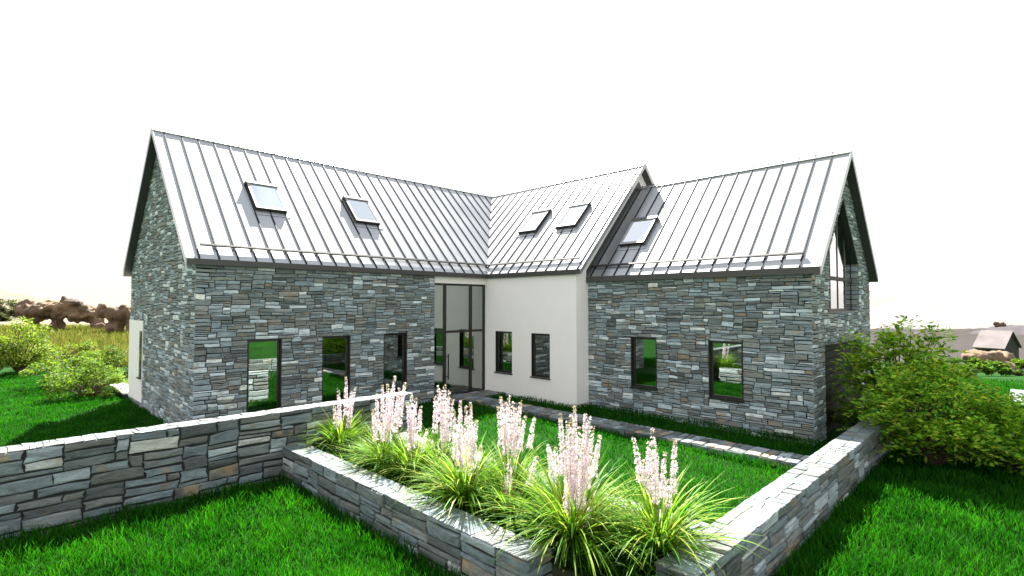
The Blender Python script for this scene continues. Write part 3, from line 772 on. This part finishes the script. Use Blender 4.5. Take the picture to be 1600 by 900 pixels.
def arching(n, rg, L0, L1, cols, wd=(.012, .02), up=(.72, 1.45), R=.09):
    V = []; T = []; C_ = []
    for k in range(n):
        a = rg.uniform(0, 2*pi); ln = rg.uniform(L0, L1); el = rg.uniform(*up); w_ = rg.uniform(*wd)
        r0 = rg.uniform(0, R); p = np.array([cos(a)*r0, sin(a)*r0, 0.]); seg = 6; c = np.array(cols[rg.randrange(len(cols))])*rg.uniform(.75, 1.25)
        tw = a+rg.uniform(-.35, .35); side = np.array([-sin(tw), cos(tw), 0]); curl = rg.uniform(.55, 2.0)/seg; e_ = el; b0 = len(V)
        for i in range(seg+1):
            f_ = i/seg; ww = w_*(.6+.8*f_ if f_ < .4 else 1.1*(1-((f_-.4)/.6)**2)+.04)/2
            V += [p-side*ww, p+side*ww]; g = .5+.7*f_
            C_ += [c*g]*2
            if i: q = b0+2*i; T += [(q-2, q-1, q+1), (q-2, q+1, q)]
            p = p+np.array([cos(tw)*cos(e_), sin(tw)*cos(e_), sin(e_)])*ln/seg; e_ -= curl
    return V, T, C_
# low growth in the flower bed
n = 9000; P = np.stack([nr.uniform(.78, 2.2, n), nr.uniform(-11.4, -4.3, n), np.full(n, .4)], -1)
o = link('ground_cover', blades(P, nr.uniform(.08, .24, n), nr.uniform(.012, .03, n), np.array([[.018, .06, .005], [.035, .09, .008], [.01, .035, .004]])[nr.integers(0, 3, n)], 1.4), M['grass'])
props(o, label='low leafy ground cover between the flowering clumps in the bed', cat='ground cover', kind='stuff')
V, T, C_ = [], [], []
rg0 = random.Random(77)
for k in range(46):
    v_, t_, c_ = arching(34, rg0, .35, .75, [(.06, .13, .012), (.09, .17, .02), (.03, .08, .007)], R=.12)
    o0 = np.array([rg0.uniform(1.45, 2.15) if k % 3 else rg0.uniform(.9, 1.5), -11.2+6.6*k/46+rg0.uniform(-.1, .1), .38]); b0 = len(V)
    V += [p+o0 for p in v_]; T += [tuple(i+b0 for i in t) for t in t_]; C_ += c_
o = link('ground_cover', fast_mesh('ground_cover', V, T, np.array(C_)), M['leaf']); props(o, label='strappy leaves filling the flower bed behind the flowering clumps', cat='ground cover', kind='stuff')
# tan meadow beyond the left lawn
n = 26000; D = nr.uniform(27, 62, n)**1.0; px = nr.uniform(-60, 330, n); X = (px-797)/FPX*D
Pxy = CAM[:2]+D[:, None]*FW[:2]+X[:, None]*RT[:2]; P = np.concatenate([Pxy, ground_h(Pxy[:, 0], Pxy[:, 1])[:, None]], 1)
col = np.array([[0.12, 0.115, 0.03], [0.09, 0.1, 0.025], [0.15, 0.14, 0.05], [0.06, 0.09, 0.014]])[nr.integers(0, 4, n)]
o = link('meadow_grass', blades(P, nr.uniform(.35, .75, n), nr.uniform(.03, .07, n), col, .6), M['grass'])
props(o, label='dry tan meadow grass beyond the shrubs on the left', cat='grass', kind='stuff')

# ------------------------------------------------------------------ flowering clumps
def spike_mesh(rg, L_, fl, wdt, bend):
    """thin stem, then whorls of small five-petalled florets narrowing to buds at the tip; L_ total, fl = flowering length"""
    V = []; T = []; C_ = []
    def P_(t): return np.array([bend[0]*t*t, bend[1]*t*t, L_*t])
    k = 8; sc_ = np.array([.33, .3, .06]); r0 = .0055
    for i in range(k+1):
        p = P_(i/k); r = r0*(1-.6*i/k)
        for j in range(3): V.append(p+np.array([cos(j*2.09), sin(j*2.09), 0])*r); C_.append(sc_)
    for i in range(k):
        for j in range(3):
            a, b = i*3+j, i*3+(j+1) % 3; T += [(a, b, b+3), (a, b+3, a+3)]
    z = L_-fl; step = .027
    while z < L_:
        f_ = (z-(L_-fl))/fl; n = 5 if f_ < .8 else 3; c0 = P_(z/L_); a0 = rg.uniform(0, 6.28)
        for j in range(n):
            if rg.random() < .22: continue
            a = a0+j*2*pi/n+rg.uniform(-.3, .3); rad = wdt*(1-.62*f_)*rg.uniform(.55, 1.15)
            cpt = c0+np.array([cos(a)*rad, sin(a)*rad, rg.uniform(-.008, .012)])
            s = rg.uniform(.017, .027)*(1-.3*f_); bud = f_ > .88 and rg.random() < .6
            col = np.array([.5, .46, .28]) if bud else np.array(rg.choice([(.86, .75, .76), (.88, .8, .79), (.78, .66, .76), (.9, .85, .82)]))
            nrm = np.array([cos(a), sin(a), rg.uniform(-.2, .9)]); nrm /= np.linalg.norm(nrm)
            t1 = np.cross(nrm, [0, 0, 1.]); t1 /= np.linalg.norm(t1)+1e-6; t2 = np.cross(nrm, t1); m_ = 5; ph = rg.uniform(0, 6); b0 = len(V)
            V.append(cpt-nrm*s*.5); C_.append(col*.8)
            for q in range(m_):
                th = ph+q*2*pi/m_
                for dd, rr, hh_ in ((-.38, .75, .1), (0, 1.35, .45), (.38, .75, .1)):
                    V.append(cpt+(t1*cos(th+dd)+t2*sin(th+dd))*s*rr+nrm*s*hh_); C_.append(col)
                e0 = b0+1+q*3; T += [(b0, e0, e0+1), (b0, e0+1, e0+2)]
        z += step*rg.uniform(.75, 1.25)
    return V, T, C_
GREENS = [(.085, .23, .012), (.14, .32, .02), (.23, .38, .035), (.045, .14, .01), (.34, .42, .07)]
# (base px, base py, x in bed, leaves n, leaf length, spikes [(px, top y, flower bottom y)], label)
CL = [
 (535, 690, 1.35, 260, (.4, .85), [(541,590,650),(528,606,665),(556,604,668),(522,634,672),(549,612,655)], 'flowering clump farthest back in the bed, against the tall slate wall'),
 (603, 712, 1.25, 300, (.4, .85), [(598,603,690),(617,588,670),(606,601,680),(633,598,668),(588,616,672),(612,610,690),(624,606,675),(582,640,690)], 'second flowering clump from the back of the bed, below the third tall window'),
 (645, 738, 1.3, 260, (.4, .85), [(643,615,690),(658,634,690),(636,625,690),(650,622,700),(668,670,705),(638,640,702)], 'third flowering clump from the back, with short pink spikes'),
 (690, 706, 1.75, 200, (.4, .8), [(685,602,660),(695,600,680),(702,611,690),(680,618,676),(708,622,690),(690,610,690)], 'flowering clump in front of the glazed entrance'),
 (728, 790, 1.15, 420, (.45, .95), [(719,626,700),(728,636,722),(735,630,720),(745,655,722),(716,650,726),(752,695,752),(740,660,745),(722,680,735),(709,640,715)], 'large bushy flowering clump at the middle of the bed'),
 (796, 770, 1.75, 320, (.45, .9), [(782,620,700),(795,618,705),(802,627,700),(814,625,704),(836,648,700),(790,630,710),(778,634,695),(806,640,712),(821,650,705)], 'flowering clump in front of the white wall, tall dense spikes'),
 (797, 832, 1.2, 90, (.4, .75), [(796,718,765),(840,710,758),(790,740,770)], 'thin flowering clump with yellow stems beside the low front wall'),
 (893, 862, 1.25, 520, (.5, 1.05), [(898,636,770),(875,646,740),(915,647,745),(887,660,800),(905,665,780),(883,690,800),(921,650,750),(937,682,745),(893,650,790),(911,700,790),(856,693,745),(868,700,740),(927,665,760),(902,720,795),(923,784,830)], 'largest flowering clump at the front of the bed with many pink spikes'),
 (1026, 893, 1.75, 330, (.45, 1.0), [(1019,667,775),(1055,688,770),(990,684,750),(1039,705,775),(1026,700,790),(1013,690,765),(1006,720,770),(1045,750,790)], 'flowering clump nearest the long wall, right end of the bed'),
]
rg = random.Random(33)
def bed_point(px, py, z):
    return at_z(px, py, z)
for px, py, bx_, nl, (l0, l1), sps, lab in CL:
    b = at_z(px, py, .4); b[0] = min(max(b[0], .95), 2.05); D0 = depth(b)
    # slide along the bed until it lines up with where it stands in the bed
    ys = np.linspace(-11.3, -4.5, 400); pp = np.stack([np.full(400, bx_), ys, np.full(400, .4)], -1)-CAM
    u = 800+FPX*(pp@RT)/(pp@FW)*1.0; b = np.array([bx_, ys[np.argmin(np.abs(u-px))], .4]); D0 = depth(b)
    root = empty('flowering_plant', b, label=lab, cat='flowering plant', group='pink flower-spike clumps in the stone bed')
    V, T, C_ = arching(int(nl*1.25), rg, l0*1.3, l1*1.3, GREENS)
    o = link('leaves', fast_mesh('leaves', V, T, np.array(C_)), M['leaf'], root); o['kind'] = 'stuff'
    # upright yellow stems
    for k, (sx, st, sb) in enumerate(sps):
        Dk = D0+rg.uniform(-.15, .15); top = at_depth(sx, st, Dk); low = at_depth(sx, sb, Dk)
        foot = b+(low-b)*np.array([.6, .6, 0])+np.array([rg.uniform(-.04, .04), rg.uniform(-.04, .04), 0])
        L_ = top[2]-foot[2]; fl = min(L_*.8, top[2]-low[2])
        V, T, C_ = spike_mesh(rg, L_, fl, .038 if D0 < 8 else .042, (top[0]-foot[0], top[1]-foot[1]))
        o = link('flower_spike', fast_mesh('flower_spike', V, T, np.array(C_)), M['petal'], root); o.location = foot-b
    sb_ = MB()
    for k in range(10 if nl > 100 else 26):
        a = rg.uniform(0, 6.28); L_ = rg.uniform(.3, .75); r = rg.uniform(.02, .07); e_ = rg.uniform(.05, .2)
        sb_.tube([b+np.array([cos(a)*r, sin(a)*r, 0]), b+np.array([cos(a)*(r+e_*.4), sin(a)*(r+e_*.4), L_*.6]), b+np.array([cos(a)*(r+e_), sin(a)*(r+e_), L_])], [.007, .005, .002], 4)
    sb_.build('stems', M['stem'], root)
# lone seedling spike by the wall in the front lawn
b = at_z(714, 853, 0.0); b = np.array([.2, b[1], 0]); b = at_z(713, 852, .05); root = empty('flowering_plant', b, label='single thin pink flower spike in the lawn outside the low front wall', cat='flowering plant')
V, T, C_ = spike_mesh(rg, .42, .26, .014, (.01, .0)); link('flower_spike', fast_mesh('flower_spike', V, T, np.array(C_)), M['petal'], root)
V, T, C_ = arching(10, rg, .12, .25, GREENS, R=.02); link('leaves', fast_mesh('leaves', V, T, np.array(C_)), M['leaf'], root)

# ------------------------------------------------------------------ shrubs
def shrub(base, rx, ry, rz, n, ls, cols, seed, label, name='shrub', cat='shrub', trunk=.03, clumps=26, lift=.5, skew=(0, 0), group=None, zoff=0., sprays=0, cf=1.0):
    g = np.random.default_rng(seed); rg = random.Random(seed); root = empty(name, base, label=label, cat=cat, group=group)
    cen = []
    while len(cen) < clumps:
        v = g.normal(size=3); v /= np.linalg.norm(v); r = g.uniform(.35, 1.0)**.6
        p = v*r
        if p[2] < -.75: continue
        cen.append(p*np.array([rx, ry, rz])+np.array([skew[0]*(p[2]+1), skew[1]*(p[2]+1), rz*lift+rz*.5+zoff]))
    cen = np.array(cen)
    k = g.integers(0, clumps, n); v = g.normal(size=(n, 3)); v /= np.linalg.norm(v, axis=1)[:, None]
    cs = g.uniform(.22, .42, clumps)*min(rx, rz)*cf
    P = cen[k]+v*(cs[k]*g.uniform(.3, 1.1, n)**.5)[:, None]*np.array([1.15, 1.15, .75])
    P[:, 2] = np.maximum(P[:, 2], .03)
    SP = []; SD = []
    for q in range(sprays):
        c0 = cen[g.integers(0, clumps)]*np.array([.6, .6, .8]); o_ = g.normal(size=3); o_ /= np.linalg.norm(o_); o_[2] = abs(o_[2])*.8+.1; o_[:2] += np.sign(c0[:2])*.2
        ln = g.uniform(.55, 1.0)*max(rx, rz)
        for t_ in np.arange(.25, 1.0, ls*.42/ln):
            pt = c0+o_*ln*t_-np.array([0, 0, .35*ln*t_*t_]); sd_ = np.cross(o_, [0, 0, 1.]); sd_ /= np.linalg.norm(sd_)+1e-6
            for sg in (-1, 1): SP.append(pt); SD.append(o_*.6+sd_*sg*.8+g.normal(size=3)*.15)
    if SP:
        P[:len(SP)] = np.array(SP)[:n]; P[:, 2] = np.maximum(P[:, 2], .03)
    d = g.normal(size=(n, 3)); d[:, 2] = d[:, 2]*.35-.1; d += v*.5
    if SP: d[:len(SP)] = np.array(SD)[:n]
    d /= np.linalg.norm(d, axis=1)[:, None]
    s = np.cross(d, np.array([0, 0, 1.])+g.normal(size=(n, 3))*.45); s /= np.linalg.norm(s, axis=1)[:, None]
    u = np.cross(s, d); L_ = ls*g.uniform(.6, 1.3, n)[:, None]
    V = np.stack([P, P+d*L_*.45-s*L_*.25+u*L_*.07, P+d*L_*.45+s*L_*.25+u*L_*.07, P+d*L_, P+d*L_*.5-u*L_*.03], 1).reshape(-1, 3)
    b_ = (np.arange(n)*5)[:, None, None]; T = (b_+np.array([[0, 4, 1], [1, 4, 3], [0, 2, 4], [4, 2, 3]])[None]).reshape(-1, 3)
    cc = np.array(cols)[g.integers(0, len(cols), n)]*(g.uniform(.7, 1.3, n)*(.8+.4*g.random(clumps)[k]))[:, None]
    o = link('foliage', fast_mesh('foliage', V, T, np.repeat(cc, 5, 0)), M['leaf'], root); o['kind'] = 'stuff'
    mb = MB(); B = Vector(base)
    for c in cen:
        c = Vector(c); m_ = Vector((c.x*.35+rg.uniform(-.1, .1)*rx, c.y*.35+rg.uniform(-.1, .1)*ry, c.z*.5))
        f0 = Vector((rg.uniform(-.04, .04), rg.uniform(-.04, .04), 0))
        mb.tube([B+f0, B+m_*.5, B+m_, B+c], [trunk, trunk*.8, trunk*.6, trunk*.2], 5)
    mb.build('branches', M['trunk'], root)
    return root
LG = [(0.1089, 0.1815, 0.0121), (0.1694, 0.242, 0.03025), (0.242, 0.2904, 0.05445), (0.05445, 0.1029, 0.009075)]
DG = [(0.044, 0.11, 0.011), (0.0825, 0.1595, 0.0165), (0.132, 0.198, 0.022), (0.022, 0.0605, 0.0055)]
def on_ground(px, D):
    p = at_depth(px, 475, D); p[2] = ground_h(np.array(p[0]), np.array(p[1])); return p
shrub(on_ground(33, 24.5), 1.35, 1.2, 1.05, 5200, .12, LG, 1, 'pale yellow-green young tree with a thin stem at the left edge', name='young_tree', cat='young tree', lift=.75, trunk=.035, clumps=34)
shrub(on_ground(-30, 23), 1.3, 1.2, .9, 4200, .11, LG, 8, 'light green bush cut by the left edge of the photo', clumps=24)
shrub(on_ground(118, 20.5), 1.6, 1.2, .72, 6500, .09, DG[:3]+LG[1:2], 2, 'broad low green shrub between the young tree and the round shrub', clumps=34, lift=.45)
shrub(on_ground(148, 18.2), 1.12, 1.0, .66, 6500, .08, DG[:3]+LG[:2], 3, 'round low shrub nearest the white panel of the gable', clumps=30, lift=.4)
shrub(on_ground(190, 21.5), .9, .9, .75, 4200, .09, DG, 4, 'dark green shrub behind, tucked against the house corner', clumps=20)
shrub(on_ground(95, 27), 2.2, 1.2, .7, 4200, .1, LG, 14, 'pale shrub mass at the edge of the tan meadow', clumps=26)
RG_ = [(0.158, 0.3425, 0.02634), (0.2634, 0.4742, 0.03951), (0.0922, 0.2502, 0.0158), (0.4215, 0.5795, 0.06586), (0.05268, 0.1449, 0.01317), (0.3161, 0.5005, 0.05268)]
def rp(px, py, z=-.15): return at_z(px, py, z)
YL = [(0.455, 0.4368, 0.0455)]
b = np.array([11.75, -11.95, -.1])
shrub(b, 1.15, 1.15, 1.15, 6800, .125, RG_+YL, 5, 'tall leafy shrub with a bare stem at the far end of the long slate wall', clumps=54, lift=1.05, trunk=.028, sprays=150, cf=.8)
b = at_depth(1455, 475, 10.9); b[2] = -.15
shrub(b, 1.15, 1.15, 1.05, 8200, .115, RG_+RG_+YL, 6, 'dense bushy shrub right of the wall end, with a few yellow leaves', clumps=70, lift=.6, trunk=.025, sprays=110, cf=.85)
b = at_depth(1570, 475, 10.6); b[2] = -.15
shrub(b, 1.1, 1.1, .78, 6500, .11, RG_, 16, 'leafy green shrub cut by the right edge of the photo', clumps=50, lift=.5, sprays=60)
b = at_depth(1330, 475, 13.6); b[2] = -.1
shrub(b, .5, .5, .85, 1500, .12, [(.14,.25,.025),(.2,.29,.04),(.08,.17,.02)], 17, 'thin light green sapling in front of the garage door', name='sapling', cat='sapling', clumps=20, lift=.4, trunk=.015, sprays=30)
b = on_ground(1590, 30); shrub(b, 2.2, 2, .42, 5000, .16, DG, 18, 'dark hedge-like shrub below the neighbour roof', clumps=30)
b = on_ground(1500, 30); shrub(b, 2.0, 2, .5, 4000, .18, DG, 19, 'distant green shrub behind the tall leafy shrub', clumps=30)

# ------------------------------------------------------------------ rock arches on the left
def rock(name, label, blobs, D, seed, k=1.0, vox=.13):
    import bmesh
    bm = bmesh.new(); rg = random.Random(seed); base = on_ground(blobs[0][0], D)
    for px, py, rx, ry in blobs:
        c = at_depth(px, py, D+rg.uniform(-.5, .5)); s = D/FPX
        mt = Matrix.Translation(Vector(c-base)) @ Matrix.Rotation(YAW-pi/2, 4, 'Z') @ Matrix.Diagonal((rx*s, max(rx, ry)*s*.7, ry*s, 1))
        bmesh.ops.create_icosphere(bm, subdivisions=3, radius=1, matrix=mt)
    me = bpy.data.meshes.new(name); bm.to_mesh(me); bm.free(); o = link(name, me, None, None, base)
    r = o.modifiers.new('r', 'REMESH'); r.mode = 'VOXEL'; r.voxel_size = vox
    for sz, st in ((1.3, 1.3), (.45, .55)):
        t = bpy.data.textures.new('cl', 'CLOUDS'); t.noise_scale = sz; t.noise_depth = 3
        dd = o.modifiers.new('d', 'DISPLACE'); dd.texture = t; dd.strength = st*k; dd.mid_level = .5; dd.texture_coords = 'LOCAL'
    dg = bpy.context.evaluated_depsgraph_get(); m2 = bpy.data.meshes.new_from_object(o.evaluated_get(dg)); o.modifiers.clear(); o.data = m2
    m2.materials.clear(); m2.materials.append(M['rock']); 
    m2.polygons.foreach_set('use_smooth', [True]*len(m2.polygons))
    props(o, label=label, cat='rock')
rock('rock_arch', 'large brown rock formation with two arched openings on the left',
     [(91, 508, 8, 16), (60, 486, 28, 13), (95, 484, 30, 14), (130, 490, 26, 12), (42, 483, 13, 14), (98, 468, 8, 9), (115, 474, 14, 8), (152, 502, 8, 14), (155, 515, 7, 10), (50, 500, 8, 8), (92, 518, 12, 8), (57, 508, 6, 6)], 52, 3)
rock('rock', 'smaller rounded brown rock beside the house corner',
     [(185, 490, 20, 13), (165, 486, 12, 9), (205, 498, 14, 12), (183, 508, 12, 14), (215, 508, 12, 14)], 48, 4)
rock('rock', 'low grey-brown rock between the arches and the smaller rock', [(170, 514, 12, 8), (160, 520, 14, 6)], 53, 5)

# distant shrubs on the dune and the low country to the right
for i, (px, py, D, r, lb) in enumerate([(8, 482, 95, 2.4, 'dark scrub bush at the far left foot of the pale dune'), (24, 480, 99, 2.1, 'second dark scrub bush on the pale dune'), (40, 484, 92, 1.7, 'low scrub bush beside the large rock formation'), (0, 497, 84, 1.0, 'smallest scrub bush on the sand at the left edge')]):
    c = on_ground(px, D); shrub(c, r*1.3, r, r*.8, 1400, .5, [(.05, .06, .03), (.09, .1, .05)], 40+i, lb, name='scrub_bush', cat='bush', clumps=14, trunk=.06, group='scrub on the dune')
def hills():
    V = []; T = []; n = 240; g = np.random.default_rng(9)
    ds = [300, 360, 420, 520]
    for r_, D in enumerate(ds):
        for i in range(n):
            px = 1000+i*6; X = (px-797)/FPX*D; p = CAM[:2]+D*FW[:2]+X*RT[:2]
            top = 3.2-(510-475)/FPX*D if r_ in (1, 2) else -30
            top += (sin(i*.21)*.8+sin(i*.057+1)*2+g.uniform(-.5, .5)) if r_ in (1, 2) else 0
            V.append((p[0], p[1], top-(1.5 if r_ == 1 else 0)*2))
    for r_ in range(len(ds)-1):
        for i in range(n-1):
            a = r_*n+i; T += [(a, a+1, a+n+1), (a, a+n+1, a+n)]
    me = fast_mesh('distant_hills', V, T, np.full((len(V), 3), .2)); m = simple('heath', (.035, .028, .034), 1, noise=(.05, .4)); link('distant_hills', me, m)['kind'] = 'structure'
hills()
# neighbour's house downhill on the right
def neighbour():
    D = 62; pa = at_depth(1583, 517, D); root = empty('neighbour_house', (pa[0], pa[1], -5), label='low house with a pale slate gable roof, downhill at the right edge', cat='house')
    # ridge runs away to the left-back; gable end faces right-front
    d = -RT*.5+FW*.87; d = d/np.linalg.norm(d); s = np.array([-d[1], d[0], 0]); h = 2.0; w_ = 2.6; top = pa.copy()
    r0, r1 = top, top+d*3.0
    e = lambda p, k: p+s*k*w_-np.array([0, 0, h])
    for k in (1, -1):
        ring = [r0, r1, e(r1, k), e(r0, k)]; MB().prism(ring, [q-np.array([0, 0, .12]) for q in ring]).build('roof', M['nroof'], root)
    g0 = r0+d*.25; g1 = r1-d*.25; z = np.array([0, 0, .14]); dn = np.array([0, 0, 5.])
    mb = MB(); ring = lambda g: [g-z, e(g, .93)-z*.6, e(g, .93)-dn*.6, e(g, -.93)-dn*.6, e(g, -.93)-z*.6]
    mb.prism(ring(g0), ring(g1)).build('wall', M['mortar'], root)
M['nroof'] = simple('pale_slate_roof', (.12, .1, .1), .8, noise=(.8, .25))
neighbour()
rock('rock', 'small boulder on the skyline above the neighbour roof', [(1563, 508, 8, 5), (1556, 505, 4, 3)], 404, 11, 1.5, .5)
rock('rock', 'low brown mound in front of the neighbour house at the right edge', [(1535, 562, 28, 15), (1562, 566, 25, 16), (1548, 575, 40, 12)], 52, 8, .6)
print('objects', len(bpy.data.objects), 'tris', sum(len(o.data.polygons) for o in bpy.data.objects if o.type == 'MESH'))
